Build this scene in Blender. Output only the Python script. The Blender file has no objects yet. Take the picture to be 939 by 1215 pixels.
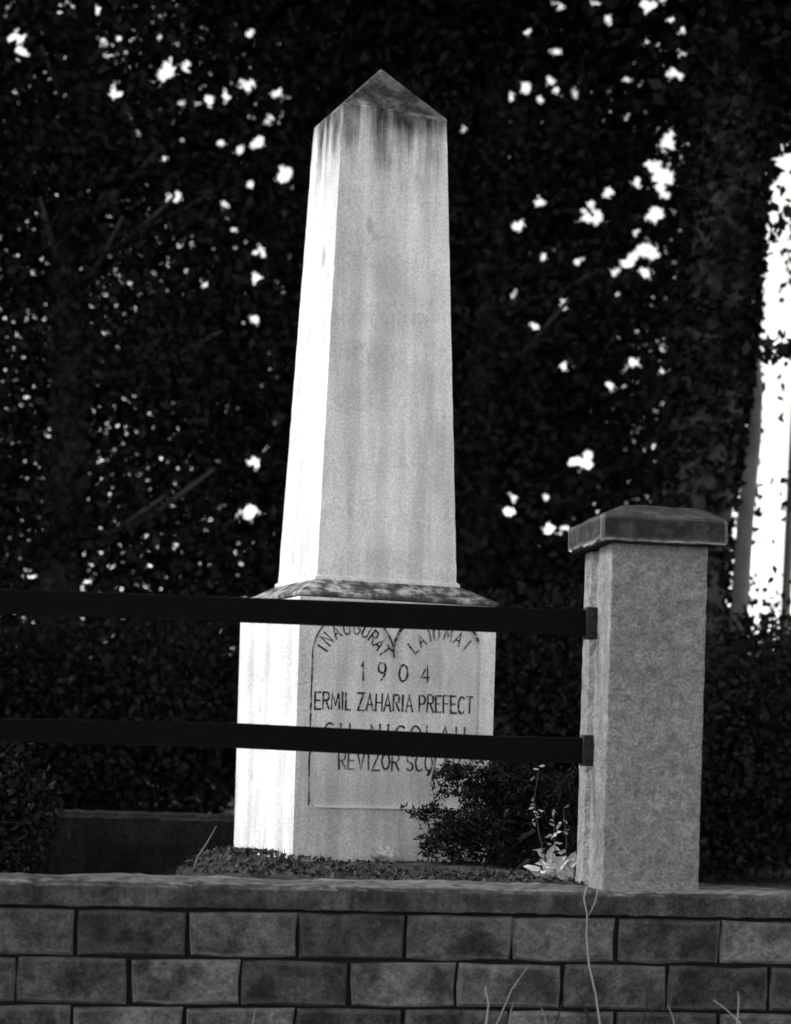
import bpy, bmesh, math, random
import numpy as np
from mathutils import Vector, Matrix
from math import sin, cos, pi, radians

# ------------------------------------------------------------------ camera
F, CX, CY, ROLL = 2366.0, 469.5, 890.0, 0.0295      # focal length and horizon in photo pixels
W, H = 939.0, 1215.0
EYE = 1.60
S = bpy.context.scene
C = S.collection
cam = bpy.data.cameras.new('camera')
cam.sensor_fit = 'HORIZONTAL'; cam.sensor_width = 36.0
cam.lens = F / W * 36.0
cam.shift_x = 0.0; cam.shift_y = (CY - H / 2) / W
cam.dof.use_dof = True; cam.dof.focus_distance = 9.5; cam.dof.aperture_fstop = 1.5
cam.clip_start = 0.1; cam.clip_end = 2000
camo = bpy.data.objects.new('camera', cam); C.objects.link(camo)
camo.location = (0, 0, EYE)
camo.rotation_euler = (Matrix.Rotation(-ROLL, 3, 'Y') @ Matrix.Rotation(pi / 2, 3, 'X')).to_euler()
S.camera = camo
# ------------------------------------------------------------------ sky, sun, exposure
SUN_DIR = Vector((-0.95, 0.10, 0.66)).normalized()     # towards the sun: from the left
elev = math.asin(SUN_DIR.z); az = math.atan2(SUN_DIR.x, SUN_DIR.y)
wd = bpy.data.worlds.new('World'); S.world = wd; wd.use_nodes = True
nt = wd.node_tree; nt.nodes.clear()
sky = nt.nodes.new('ShaderNodeTexSky'); sky.sky_type = 'NISHITA'; sky.sun_disc = False
sky.sun_elevation = elev; sky.sun_rotation = az
bw = nt.nodes.new('ShaderNodeRGBToBW'); bg = nt.nodes.new('ShaderNodeBackground')
bg.inputs[1].default_value = 0.10
wo = nt.nodes.new('ShaderNodeOutputWorld')
nt.links.new(sky.outputs[0], bw.inputs[0]); nt.links.new(bw.outputs[0], bg.inputs[0]); nt.links.new(bg.outputs[0], wo.inputs[0])
sl = bpy.data.lights.new('sun', 'SUN'); sl.energy = 0.50; sl.angle = radians(12); sl.color = (1, 1, 1)
so = bpy.data.objects.new('sun', sl); C.objects.link(so)
so.rotation_euler = SUN_DIR.to_track_quat('Z', 'Y').to_euler(); so.location = (-6, 4, 9)
S.view_settings.view_transform = 'Standard'; S.view_settings.look = 'None'
S.view_settings.exposure = 2.22; S.view_settings.gamma = 1.0
S.view_settings.use_curve_mapping = False

# ------------------------------------------------------------------ helpers
RNG = np.random.default_rng(19)
random.seed(19)
def ray(u, v):
    du, dv = u - CX, v - CY
    uu = cos(ROLL) * du + sin(ROLL) * dv; vv = -sin(ROLL) * du + cos(ROLL) * dv
    return Vector((uu / F, 1.0, -vv / F))
def at_depth(u, v, y):
    d = ray(u, v); return Vector((d.x * y, y, EYE + d.z * y))
def on_plane(u, v, p, n):
    d = ray(u, v); o = Vector((0, 0, EYE)); t = (p - o).dot(n) / d.dot(n); return o + d * t
def on_ground(u, v, z):
    d = ray(u, v); t = (z - EYE) / d.z; return Vector((d.x * t, t, z))

class Mat:
    def __init__(s, name, rough=0.9, spec=0.2, world=False):
        s.m = bpy.data.materials.new(name); s.m.use_nodes = True
        s.t = s.m.node_tree; s.b = s.t.nodes['Principled BSDF']
        s.b.inputs['Roughness'].default_value = rough
        s.b.inputs['Specular IOR Level'].default_value = spec
        s.tc = s.t.nodes.new('ShaderNodeTexCoord'); s.co = s.tc.outputs['Object']
        if world:      # each copy gets its own piece of the texture
            oi = s.t.nodes.new('ShaderNodeObjectInfo'); ad = s.t.nodes.new('ShaderNodeVectorMath'); ad.operation = 'MULTIPLY_ADD'
            s.t.links.new(oi.outputs['Random'], ad.inputs[0]); ad.inputs[1].default_value = (37, 91, 53); s.t.links.new(s.co, ad.inputs[2]); s.co = ad.outputs[0]
    def put(s, sock, v):
        if isinstance(v, bpy.types.NodeSocket): s.t.links.new(v, sock)
        else: sock.default_value = v
    def noise(s, scale, detail=4, rough=0.55, stretch=(1, 1, 1), off=(0, 0, 0), dist=0.0):
        mp = s.t.nodes.new('ShaderNodeMapping'); s.t.links.new(s.co, mp.inputs[0])
        mp.inputs['Scale'].default_value = stretch; mp.inputs['Location'].default_value = off
        n = s.t.nodes.new('ShaderNodeTexNoise'); s.t.links.new(mp.outputs[0], n.inputs[0])
        n.inputs['Scale'].default_value = scale; n.inputs['Detail'].default_value = detail
        n.inputs['Roughness'].default_value = rough; n.inputs['Distortion'].default_value = dist
        return n.outputs[0]
    def ramp(s, v, a, b, lo=0.0, hi=1.0):
        r = s.t.nodes.new('ShaderNodeMapRange'); r.interpolation_type = 'SMOOTHSTEP'
        s.put(r.inputs[0], v); s.put(r.inputs[1], a); s.put(r.inputs[2], b); s.put(r.inputs[3], lo); s.put(r.inputs[4], hi)
        return r.outputs[0]
    def math(s, op, a, b=0.0):
        m = s.t.nodes.new('ShaderNodeMath'); m.operation = op
        s.put(m.inputs[0], a); s.put(m.inputs[1], b); return m.outputs[0]
    def mix(s, f, a, b):     # a + f (b - a), scalars
        m = s.t.nodes.new('ShaderNodeMix'); s.put(m.inputs[0], f); s.put(m.inputs[2], a); s.put(m.inputs[3], b)
        return m.outputs[0]
    def xyz(s):
        n = s.t.nodes.new('ShaderNodeSeparateXYZ'); s.t.links.new(s.tc.outputs['Object'], n.inputs[0]); return n.outputs
    def edges(s, radius):
        bv = s.t.nodes.new('ShaderNodeBevel'); bv.samples = 6; bv.inputs[0].default_value = radius
        g = s.t.nodes.new('ShaderNodeNewGeometry')
        d = s.t.nodes.new('ShaderNodeVectorMath'); d.operation = 'DOT_PRODUCT'
        s.t.links.new(bv.outputs[0], d.inputs[0]); s.t.links.new(g.outputs['Normal'], d.inputs[1])
        return s.ramp(d.outputs['Value'], 0.995, 0.90)
    def obj_random(s):
        n = s.t.nodes.new('ShaderNodeObjectInfo'); return n.outputs['Random']
    def island(s):
        n = s.t.nodes.new('ShaderNodeNewGeometry'); return n.outputs['Random Per Island']
    def color(s, v):
        v2 = s.t.nodes.new('ShaderNodeCombineColor')
        for i in range(3): s.put(v2.inputs[i], v)
        s.t.links.new(v2.outputs[0], s.b.inputs['Base Color'])
    def bump(s, v, strength=0.3, dist=0.01):
        b = s.t.nodes.new('ShaderNodeBump'); b.inputs['Strength'].default_value = strength
        b.inputs['Distance'].default_value = dist; s.put(b.inputs['Height'], v)
        s.t.links.new(b.outputs[0], s.b.inputs['Normal'])

def link_mesh(name, me, mat, parent=None, smooth=False):
    o = bpy.data.objects.new(name, me); C.objects.link(o)
    if mat: me.materials.append(mat.m if isinstance(mat, Mat) else mat)
    if parent: o.parent = parent
    if smooth:
        for p in me.polygons: p.use_smooth = True
    return o
def from_bm(name, bm, mat, parent=None, smooth=False):
    me = bpy.data.meshes.new(name); bm.normal_update(); bm.to_mesh(me); bm.free()
    return link_mesh(name, me, mat, parent, smooth)
def empty(name, loc, rz=0.0):
    o = bpy.data.objects.new(name, None); C.objects.link(o)
    o.empty_display_size = 0.2
    o.location = loc; o.rotation_euler = (0, 0, rz); return o
def tag(o, label, cat, group=None):
    o['label'] = label; o['category'] = cat
    if group: o['group'] = group
    return o
def structure(o): o['kind'] = 'structure'; return o
def bm_loft(sections, cap=True):
    """sections: list of lists of points with equal count -> closed skin"""
    bm = bmesh.new(); rows = [[bm.verts.new(p) for p in s] for s in sections]
    n = len(rows[0])
    for a, b in zip(rows, rows[1:]):
        for i in range(n): bm.faces.new((a[i], a[(i + 1) % n], b[(i + 1) % n], b[i]))
    if cap:
        bm.faces.new(list(reversed(rows[0]))); bm.faces.new(rows[-1])
    bmesh.ops.recalc_face_normals(bm, faces=bm.faces)
    return bm
def rect(hx, hy, z): return [(-hx, -hy, z), (hx, -hy, z), (hx, hy, z), (-hx, hy, z)]
def bevel(bm, w, seg=2, sel=None):
    bmesh.ops.bevel(bm, geom=list(sel if sel is not None else bm.edges), offset=w, segments=seg, profile=0.6, affect='EDGES')
def tube(pts, rad, n=8, wob=0.0):
    secs = []
    for i, p in enumerate(pts):
        p = Vector(p); a = Vector(pts[max(i - 1, 0)]); b = Vector(pts[min(i + 1, len(pts) - 1)])
        t = (b - a).normalized(); x = t.cross(Vector((0.13, 1, 0.07))).normalized(); y = t.cross(x)
        secs.append([p + (x * cos(2 * pi * k / n) + y * sin(2 * pi * k / n)) * rad[i] * (1 + random.uniform(-wob, wob)) for k in range(n)])
    return bm_loft(secs)

# ------------------------------------------------------------------ materials (all greys: black-and-white photograph)
def mk_obelisk():
    m = Mat('limewashed_stone', 0.95, 0.04); z = m.xyz()[2]; z0, z1 = OB_Z['shaft_top'], OB_Z['apex']
    streak = m.noise(9, 5, 0.6, (1, 1, 0.09)); blot = m.noise(3.2, 5, 0.6, off=(3, 1, 7)); fine = m.noise(95, 2, 0.6); pit = m.noise(38, 3, 0.7, off=(5, 5, 5))
    v = m.mix(m.ramp(streak, 0.32, 0.68), 0.55, 0.80)
    v = m.math('MULTIPLY', v, m.mix(m.ramp(blot, 0.35, 0.7), 1.03, 0.84))
    v = m.math('MULTIPLY', v, m.mix(m.ramp(fine, .3, .7), 0.82, 1.14))
    v = m.math('MULTIPLY', v, m.mix(m.ramp(pit, 0.63, 0.76), 1.0, 0.72))
    # lichen and soot: on the pyramid tip, running down the top of the shaft in streaks
    reach = m.math('MULTIPLY', m.ramp(streak, 0.72, 0.28), 0.24)                 # how far each streak has run down
    reach = m.math('ADD', reach, m.mix(m.ramp(blot, .3, .7), 0.08, 0.17))
    dz = m.math('ADD', m.math('SUBTRACT', z, z0), reach)
    run = m.math('MULTIPLY', m.ramp(dz, -0.10, 0.27), m.mix(pit, 0.88, 1.0))
    edge = m.math('MULTIPLY', m.edges(0.020), m.ramp(m.noise(14, 3), 0.40, 0.62))
    dirt = m.math('MULTIPLY', run, m.math('SUBTRACT', 1.0, m.math('MULTIPLY', edge, 0.40)))
    dirt = m.math('MULTIPLY', dirt, m.mix(m.ramp(z, z1 - 0.10, z1), 0.985, 0.90))
    v = m.mix(m.math('MINIMUM', m.math('MULTIPLY', dirt, 1.06), .985), v, m.mix(m.ramp(m.noise(10, 5, .7, (1, 1, .6), (2, 8, 3)), .40, .66), .016, .10))
    # a few damp blotches lower down
    v = m.math('MULTIPLY', v, m.mix(m.ramp(m.noise(5.5, 3, 0.5, (1, 1, .7), (9, 2, 4)), 0.66, 0.76), 1.0, 0.66))
    m.color(v); m.bump(m.math('ADD', m.math('MULTIPLY', fine, 0.4), m.math('ADD', pit, blot)), 0.35, 0.006)
    return m
def mk_weathering():
    m = Mat('lichened_sloping_stone', 0.95, 0.1)
    s = m.noise(11, 5, 0.65, (1.0, 1.0, 0.4)); b = m.noise(30, 4, 0.7)
    v = m.mix(m.ramp(s, 0.42, 0.66), 0.055, 0.42)
    v = m.math('MULTIPLY', v, m.mix(b, 0.55, 1.45)); m.color(v); m.bump(b, 0.4, 0.008); return m
def mk_concrete(name, lo, hi, scale=4.0, seed=0.0, per_obj=0.0, streaks=False, world=False, wear_light=0.0, wear_light_above=None, rough=.5, tight=False, top=0.0, cloud=1.0):
    m = Mat(name, 0.95, 0.12, world)
    a = m.noise(scale, 6, 0.65, off=(seed, seed * 2, 1)); f = m.noise(80, 2, 0.6); c = m.noise(scale * 5, 4, 0.7, off=(1, seed, 4))
    v = m.mix(m.ramp(a, 0.40 if tight else .33, 0.64 if tight else 0.7), lo, hi)
    v = m.math('MULTIPLY', v, m.mix(m.ramp(f, .28, .72), 0.70, 1.30))
    v = m.math('MULTIPLY', v, m.mix(m.ramp(c, 0.35, 0.72), 1 + .25 * cloud, 1 - .38 * cloud))
    if streaks: v = m.math('MULTIPLY', v, m.mix(m.ramp(m.noise(12, 4, 0.6, (1, 1, 0.12)), 0.3, 0.7), 0.72, 1.22))
    if wear_light:
        w_ = m.math('MULTIPLY', m.edges(0.030), m.ramp(m.noise(6, 5, .6, off=(4, 4, 4)), .30, .52))  # pale edges: wear on the blocks, painted light on kerb and coping
        if wear_light_above is not None: w_ = m.math('MULTIPLY', w_, m.ramp(m.xyz()[2], wear_light_above - .05, wear_light_above - .025))
        v = m.mix(w_, v, wear_light)
    if top: v = m.mix(m.math('MULTIPLY', m.ramp(m.xyz()[2], z_wall - .024, z_wall - .006), m.ramp(c, .7, .35)), v, top)  # paler top face stands in for light falling on it
    if per_obj: v = m.math('MULTIPLY', v, m.mix(m.obj_random(), 1 - per_obj, 1 + per_obj))
    m.color(v); m.bump(m.math('ADD', m.math('MULTIPLY', f, 0.5), m.math('ADD', c, m.math('MULTIPLY', a, 1.5))), rough, 0.012)
    return m
def mk_cap():
    m = Mat('sooty_cap_concrete', 0.95, 0.1)
    a = m.noise(14, 5, 0.65); f = m.noise(70, 3, 0.65)
    z = m.xyz()[2]
    v = m.mix(m.ramp(a, 0.4, 0.72), 0.024, 0.065)
    e = m.math('MULTIPLY', m.edges(0.030), m.ramp(m.noise(9, 4, 0.6, off=(2, 2, 2)), 0.26, 0.54))
    v = m.mix(e, v, 0.42)
    m.color(m.math('MULTIPLY', v, m.mix(f, 0.6, 1.4))); m.bump(f, 0.4, 0.008); return m
def mk_leaf(name, base, var=0.5, rough=0.8):
    m = Mat(name, rough, 0.04)
    m.color(m.mix(m.island(), base * (1 - var), base * (1 + var))); return m
def mk_plain(name, base, rough=0.8, spec=0.2, var=0.3, scale=20, stretch=(1, 1, 1)):
    m = Mat(name, rough, spec); n = m.noise(scale, 4, 0.6, stretch)
    m.color(m.mix(n, base * (1 - var), base * (1 + var))); m.bump(n, 0.3, 0.008); return m

TERRACE = 1.03                                  # level at the foot of the obelisk
LOW = 0.84                                      # level of the terrace elsewhere
def sstep(a, b, x):
    t = min(max((x - a) / (b - a), 0), 1); return t * t * (3 - 2 * t)
K = 1.4                                         # obelisk scale: distance taken from its foot on the terrace
OB_D, OB_X, OB_TH = 7.5 * K, -0.1294 * K, 0.3692
OB_BASE = EYE - 0.3839 * K - 0.0                # foot of the plinth
rel = lambda z: EYE + z * K - OB_BASE
OB_Z = dict(plinth_top=rel(0.5346), shaft_base=rel(0.6104), shaft_top=rel(2.3501), apex=rel(2.5612))
M_ob = mk_obelisk(); M_slope = mk_weathering()
M_ledge = mk_plain('washed_plaster', .72, .95, .05, .12, 40)
M_block = mk_concrete('grimy_concrete_block', 0.028, 0.125, 5.0, 2.0, 0.45, world=True, rough=.9, wear_light=.13)
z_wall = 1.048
M_coping = mk_concrete('coping_concrete', 0.024, 0.085, 3.0, 5.0, streaks=True, wear_light=0.42, wear_light_above=z_wall, top=.20)  # pale top and upper edge: some wear, mostly light put into the colour
M_mortar = mk_plain('dark_mortar', 0.012, 0.95, 0.1)
M_pillar = mk_concrete('pillar_concrete', 0.165, 0.225, 4.0, 8.0, cloud=.75, rough=.9)
M_cap = mk_cap()
def mk_rail():
    m = Mat('black_tarred_wood', .85, .03); n = m.noise(9, 5, .65, (1, 12, 12)); w = m.noise(5, 4, .6)
    v = m.mix(n, .002, .009); v = m.mix(m.math('MULTIPLY', m.edges(.008), m.ramp(w, .42, .62)), v, .035)
    m.color(v); m.bump(n, .5, .006); return m
M_rail = mk_rail()
def mk_paint():
    m = Mat('worn_black_paint', .95, .1); n = m.noise(42, 4, .65); w = m.noise(7, 3, .6, off=(1, 6, 2))
    wear_light = m.math('ADD', m.ramp(n, .50, .72), m.math('MULTIPLY', m.ramp(w, .52, .75), .55))
    m.color(m.mix(m.math('MINIMUM', wear_light, .8), .035, .55)); return m
M_paint = mk_paint()
M_ground = mk_concrete('leaf_litter_soil', 0.014, 0.065, 4.2, 3.0)
M_far = mk_concrete('meadow_ground', 0.04, 0.09, 0.4, 6.0)
M_kerb = mk_concrete('mossy_kerb_stone', 0.006, 0.016, 5.0, 4.0, wear_light=.05)  # pale edge colour stands in for light along the kerb's top
M_bark = mk_plain('rough_bark', 0.045, 0.95, 0.1, 0.5, 14, (1, 1, 0.25))
M_palebark = mk_plain('pale_bark', 0.16, 0.95, 0.1, 0.8, 9, (1, 1, 0.5))
M_rust = mk_plain('rusted_iron', .018, .8, .3, .6, 30)
M_leaf = mk_leaf('dark_foliage', 0.014)
M_ivy = mk_leaf('ivy_foliage', 0.011)
M_shrub = mk_leaf('shrub_foliage', 0.017, 0.8)
M_dry = mk_leaf('pale_dry_leaf', 0.6, 0.35, 0.8)
M_grass = mk_leaf('dull_grass', 0.08, 0.6, 0.8)
M_stem = mk_plain('dry_stem', 0.30, 0.9, 0.1)
M_rubble = mk_concrete('plaster_rubble', 0.35, 0.55, 8.0, 1.0)

# ------------------------------------------------------------------ ground
def sheet(name, x0, x1, y0, y1, z, nx, ny, amp, mat):
    xs = np.linspace(x0, x1, nx); ys = np.linspace(y0, y1, ny)
    bm = bmesh.new(); g = []
    for y in ys:
        g.append([bm.verts.new((x, y, z + amp * (sin(x * 1.7 + y) + sin(y * 2.3 - x * 0.8) + random.uniform(-.6, .6)))) for x in xs])
    for j in range(ny - 1):
        for i in range(nx - 1): bm.faces.new((g[j][i], g[j][i + 1], g[j + 1][i + 1], g[j + 1][i]))
    return structure(from_bm(name, bm, mat, smooth=True))
sheet('ground', -900, 900, -300, 1500, 0.0, 30, 30, 0.0, M_far)

# ------------------------------------------------------------------ retaining wall (plane from the fit)
PY, PX, PYAW, PW, PD = 8.6954, 1.0663, 0.1414, 0.4193, 0.4952
ex = Vector((cos(PYAW), sin(PYAW), 0)); ey = Vector((-sin(PYAW), cos(PYAW), 0))
PIL = Vector((PX, PY, 0))
WFRONT = PIL - ey * (PD / 2)                     # point on the front plane
def wall_xz(u, v):
    p = on_plane(u, v, WFRONT, ey); return (p - WFRONT).dot(ex), p.z
wa, _ = wall_xz(90, 1105); wb, _ = wall_xz(855, 1121)
PITCH = (wb - wa) / 6.0
z_cap = np.mean([wall_xz(0, 1041)[1], wall_xz(470, 1050)[1]])
z_c1 = np.mean([wall_xz(*q)[1] for q in ((0, 1076), (470, 1083), (939, 1094))])
z_c2 = np.mean([wall_xz(*q)[1] for q in ((0, 1134), (470, 1139), (939, 1149))])
z_c3 = np.mean([wall_xz(*q)[1] for q in ((0, 1190), (470, 1196), (939, 1205))])
print('wall', PITCH, z_cap, z_c1, z_c2, z_c3)
CH = (z_c1 - z_c3) / 2
wall = empty('retaining_wall', WFRONT, PYAW)
tag(wall, 'low retaining wall of staggered grey concrete blocks with a plain coping', 'wall')
WX0, WX1, WT = -8.0, 5.5, 0.26
structure_core = bm_loft([[(WX0, 0.028, 0), (WX1, 0.028, 0), (WX1, WT, 0), (WX0, WT, 0)],
                          [(WX0, 0.028, z_c1 + 0.004), (WX1, 0.028, z_c1 + 0.004), (WX1, WT, z_c1 + 0.004), (WX0, WT, z_c1 + 0.004)]])
from_bm('mortar_core', structure_core, M_mortar, wall)
JT = 0.016
variants = []
for k in range(9):
    hx, hz = (PITCH - JT) / 2, (CH - JT) / 2; j = lambda a: random.uniform(-a, a)
    outl = [(-hx, -hz), (-hx * .3, -hz), (hx * .4, -hz), (hx, -hz), (hx, 0), (hx, hz), (hx * .35, hz), (-hx * .4, hz), (-hx, hz), (-hx, 0)]
    outl = [(x + j(.006), z + j(.0055)) for x, z in outl]
    inn = [(x * (1 - random.uniform(.006, .018) / hx), z * (1 - random.uniform(.006, .014) / hz)) for x, z in outl]
    bm = bm_loft([[(x, j(.003), z) for x, z in inn], [(x, .009 + j(.003), z) for x, z in outl], [(x, .11, z) for x, z in outl]])
    me = bpy.data.meshes.new('block'); bm.to_mesh(me); bm.free(); me.materials.append(M_block.m); variants.append(me)
row = 0; zt = z_c1
while zt - CH > -0.2:
    off = wa if row % 2 == 0 else wall_xz(153, 1165)[0]
    i0 = int((WX0 - off) / PITCH) + 1; i1 = int((WX1 - off) / PITCH) - 1
    for i in range(i0, i1 + 1):
        o = bpy.data.objects.new('block', random.choice(variants)); C.objects.link(o); o.parent = wall
        o.location = (off + (i + .5) * PITCH + random.uniform(-.006, .006), random.uniform(-.004, .005), zt - CH / 2)
        o.rotation_euler = (0, random.uniform(-.006, .006), 0)
    row += 1; zt -= CH
# coping: one run, front edge rough
bm = bmesh.new(); secs = []
n = 330; chip = 0.0
for i in range(n + 1):
    x = WX0 + (WX1 - WX0) * i / n; j = lambda a: random.uniform(-a, a)
    zb = z_c1 + 0.010 + j(.003); chip = max(0.0, chip - .012) if random.random() > .05 else random.uniform(.01, .03)
    wv = .004 * sin(x * 5.1) + .003 * sin(x * 13.7 + 1)
    secs.append([(x, -.004 + j(.003), zb), (x, WT + .03, zb), (x, WT + .03, z_cap + wv + j(.003)), (x, 0.016 + chip * .8 + j(.004), z_cap + wv + j(.003)),
                 (x, 0.002 + chip * .25 + j(.003), z_cap + wv - .010 - chip * .5 + j(.003)), (x, -.005 + j(.003), z_cap - .026 - chip + j(.004))])
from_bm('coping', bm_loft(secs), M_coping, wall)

# terrace behind the wall
def terrace_pt(x, y): return WFRONT + ex * x + ey * y
bm = bmesh.new(); g = []
nx, ny = 90, 90
for j in range(ny):
    y = WT - .02 + (j / (ny - 1)) ** 2 * 42
    rowv = []
    for i in range(nx):
        x = WX0 - 0 + (WX1 - WX0) * i / (nx - 1)
        p = terrace_pt(x, y)
        z = LOW + (TERRACE - LOW) * sstep(-1.25, -.85, p.x) * sstep(1.25, .85, p.x) * sstep(12.2, 11.2, p.y) + 0.012 * (sin(p.x * 3 + p.y * 2) + sin(p.y * 4.1 - p.x * 2)) + random.uniform(-.008, .008)
        # a small earth bank at the left foot of the obelisk
        z += 0.05 * math.exp(-(((p.x + 0.80) / .42) ** 2 + ((p.y - 9.75) / .55) ** 2))
        if y < 0.1 + WT: z = min(z, z_cap - 0.02)
        rowv.append(bm.verts.new((p.x, p.y, z)))
    g.append(rowv)
for j in range(ny - 1):
    for i in range(nx - 1): bm.faces.new((g[j][i], g[j][i + 1], g[j + 1][i + 1], g[j + 1][i]))
structure(from_bm('terrace_ground', bm, M_ground, smooth=True))

# ------------------------------------------------------------------ obelisk
OBM = Matrix.Translation((OB_X, OB_D, OB_BASE)) @ Matrix.Rotation(OB_TH, 4, 'Z')
OBI = OBM.inverted()
ob = empty('obelisk', (OB_X, OB_D, OB_BASE), OB_TH)
tag(ob, 'tall white obelisk on an inscribed square plinth with dark stained tip', 'obelisk')
bx, by = 0.3796 * K, 0.3646 * K
PT = OB_Z['plinth_top']
def face_pt(u, v, y):     # photo pixel -> plinth local x,z on the plane y
    n = (OBM.to_3x3() @ Vector((0, -1, 0))); p = on_plane(u, v, OBM @ Vector((0, y, 0)), n); q = OBI @ p; return q.x, q.z
# panel outline with two arches
xl = 0.5 * (face_pt(372, 775, -by)[0] + face_pt(367, 950, -by)[0]); cu = face_pt(466.5, 780, -by); xr = face_pt(571, 785, -by)[0]
zb_ = face_pt(420, 958, -by)[1]; zs = cu[1]
out = [(xl, zb_), (xr, zb_)]
c2 = (cu[0] + xr) / 2; r2 = (xr - cu[0]) / 2; c1 = (xl + cu[0]) / 2; r1 = (cu[0] - xl) / 2
out += [(c2 + r2 * cos(a), zs + r2 * 1.02 * sin(a)) for a in np.linspace(0, pi, 15)]
out += [(c1 + r1 * cos(a), zs + r1 * 1.02 * sin(a)) for a in np.linspace(0, pi, 15)[1:]]
REC = 0.015; SINK = 0.12
bm = bmesh.new()
low = [bm.verts.new(p) for p in rect(bx, by, -SINK)]; top = [bm.verts.new(p) for p in rect(bx, by, PT)]
for i in (1, 2, 3): bm.faces.new((low[i], low[(i + 1) % 4], top[(i + 1) % 4], top[i]))
bm.faces.new(top); bm.faces.new(list(reversed(low)))
hole = [bm.verts.new((x, -by, z)) for x, z in out]
es = [bm.edges.get((low[0], low[1])), bm.edges.get((low[1], top[1])), bm.edges.get((top[1], top[0])), bm.edges.get((top[0], low[0]))]
if es[3] is None: es[3] = bm.edges.new((top[0], low[0]))
es += [bm.edges.new((hole[i], hole[(i + 1) % len(hole)])) for i in range(len(hole))]
bmesh.ops.triangle_fill(bm, use_beauty=True, use_dissolve=False, edges=es)
inner = [bm.verts.new((x, -by + REC, z)) for x, z in out]
for i in range(len(hole)):
    k = (i + 1) % len(hole); bm.faces.new((hole[i], hole[k], inner[k], inner[i]))
bmesh.ops.recalc_face_normals(bm, faces=bm.faces)
corner = set(low + top)
bevel(bm, 0.007, 2, [e for e in bm.edges if e.verts[0] in corner and e.verts[1] in corner and abs(e.calc_length() - min(abs(e.calc_length() - L) * 0 + L for L in [e.calc_length()])) < 1e-6 and e.calc_face_angle(0) > 1.0])
plinth = from_bm('plinth', bm, M_ob, ob)
bm = bmesh.new()
pv = [bm.verts.new((x, -by + REC - .0005, z)) for x, z in out]
bmesh.ops.triangle_fill(bm, use_beauty=True, use_dissolve=False, edges=[bm.edges.new((pv[i], pv[(i + 1) % len(pv)])) for i in range(len(pv))])
for f in bm.faces:
    if f.normal.y > 0: f.normal_flip()
panel = from_bm('panel', bm, M_ob, plinth)
# sloping top of the plinth, shaft, tip
SB, ST, AP = OB_Z['shaft_base'], OB_Z['shaft_top'], OB_Z['apex']
sbx, sby, stx, sty = .2749 * K, .2318 * K, .2066 * K, .1641 * K
bm = bm_loft([rect(bx + .008, by + .008, PT + .002), rect(bx + .008, by + .008, PT + .02), rect(sbx + .005, sby + .005, SB)])
bevel(bm, 0.004, 1); from_bm('sloping_shoulder', bm, M_slope, ob)
nsec = 46
secs = []
for i in range(nsec + 1):
    t = i / nsec; e = 0.004 * sin(t * 9) * 0.3
    secs.append([(x + random.uniform(-.0013, .0013), y + random.uniform(-.0013, .0013), z) for x, y, z in rect(sbx + (stx - sbx) * t + e * .3, sby + (sty - sby) * t + e * .3, SB - .02 + (ST - SB + .02) * t)])
bm = bm_loft(secs); bevel(bm, 0.008, 2, [e for e in bm.edges if e.calc_face_angle(0) > .8 and abs(e.verts[0].co.z - e.verts[1].co.z) > .01])
from_bm('shaft', bm, M_ob, ob)
bm = bmesh.new(); q = [bm.verts.new(p) for p in rect(stx + .004, sty + .004, ST)]; a = bm.verts.new((0.0, 0, AP))
for i in range(4): bm.faces.new((q[i], q[(i + 1) % 4], a))
bm.faces.new(list(reversed(q))); bevel(bm, 0.007, 2); from_bm('pyramid_tip', bm, M_ob, ob)
# cement fillet round the foot of the shaft
bm = bm_loft([rect(sbx + .012, sby + .012, SB - .015), rect(sbx + .010, sby + .010, SB + .012), rect(sbx - .004, sby - .004, SB + .022)]); from_bm('foot_fillet', bm, M_ob, ob)

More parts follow.
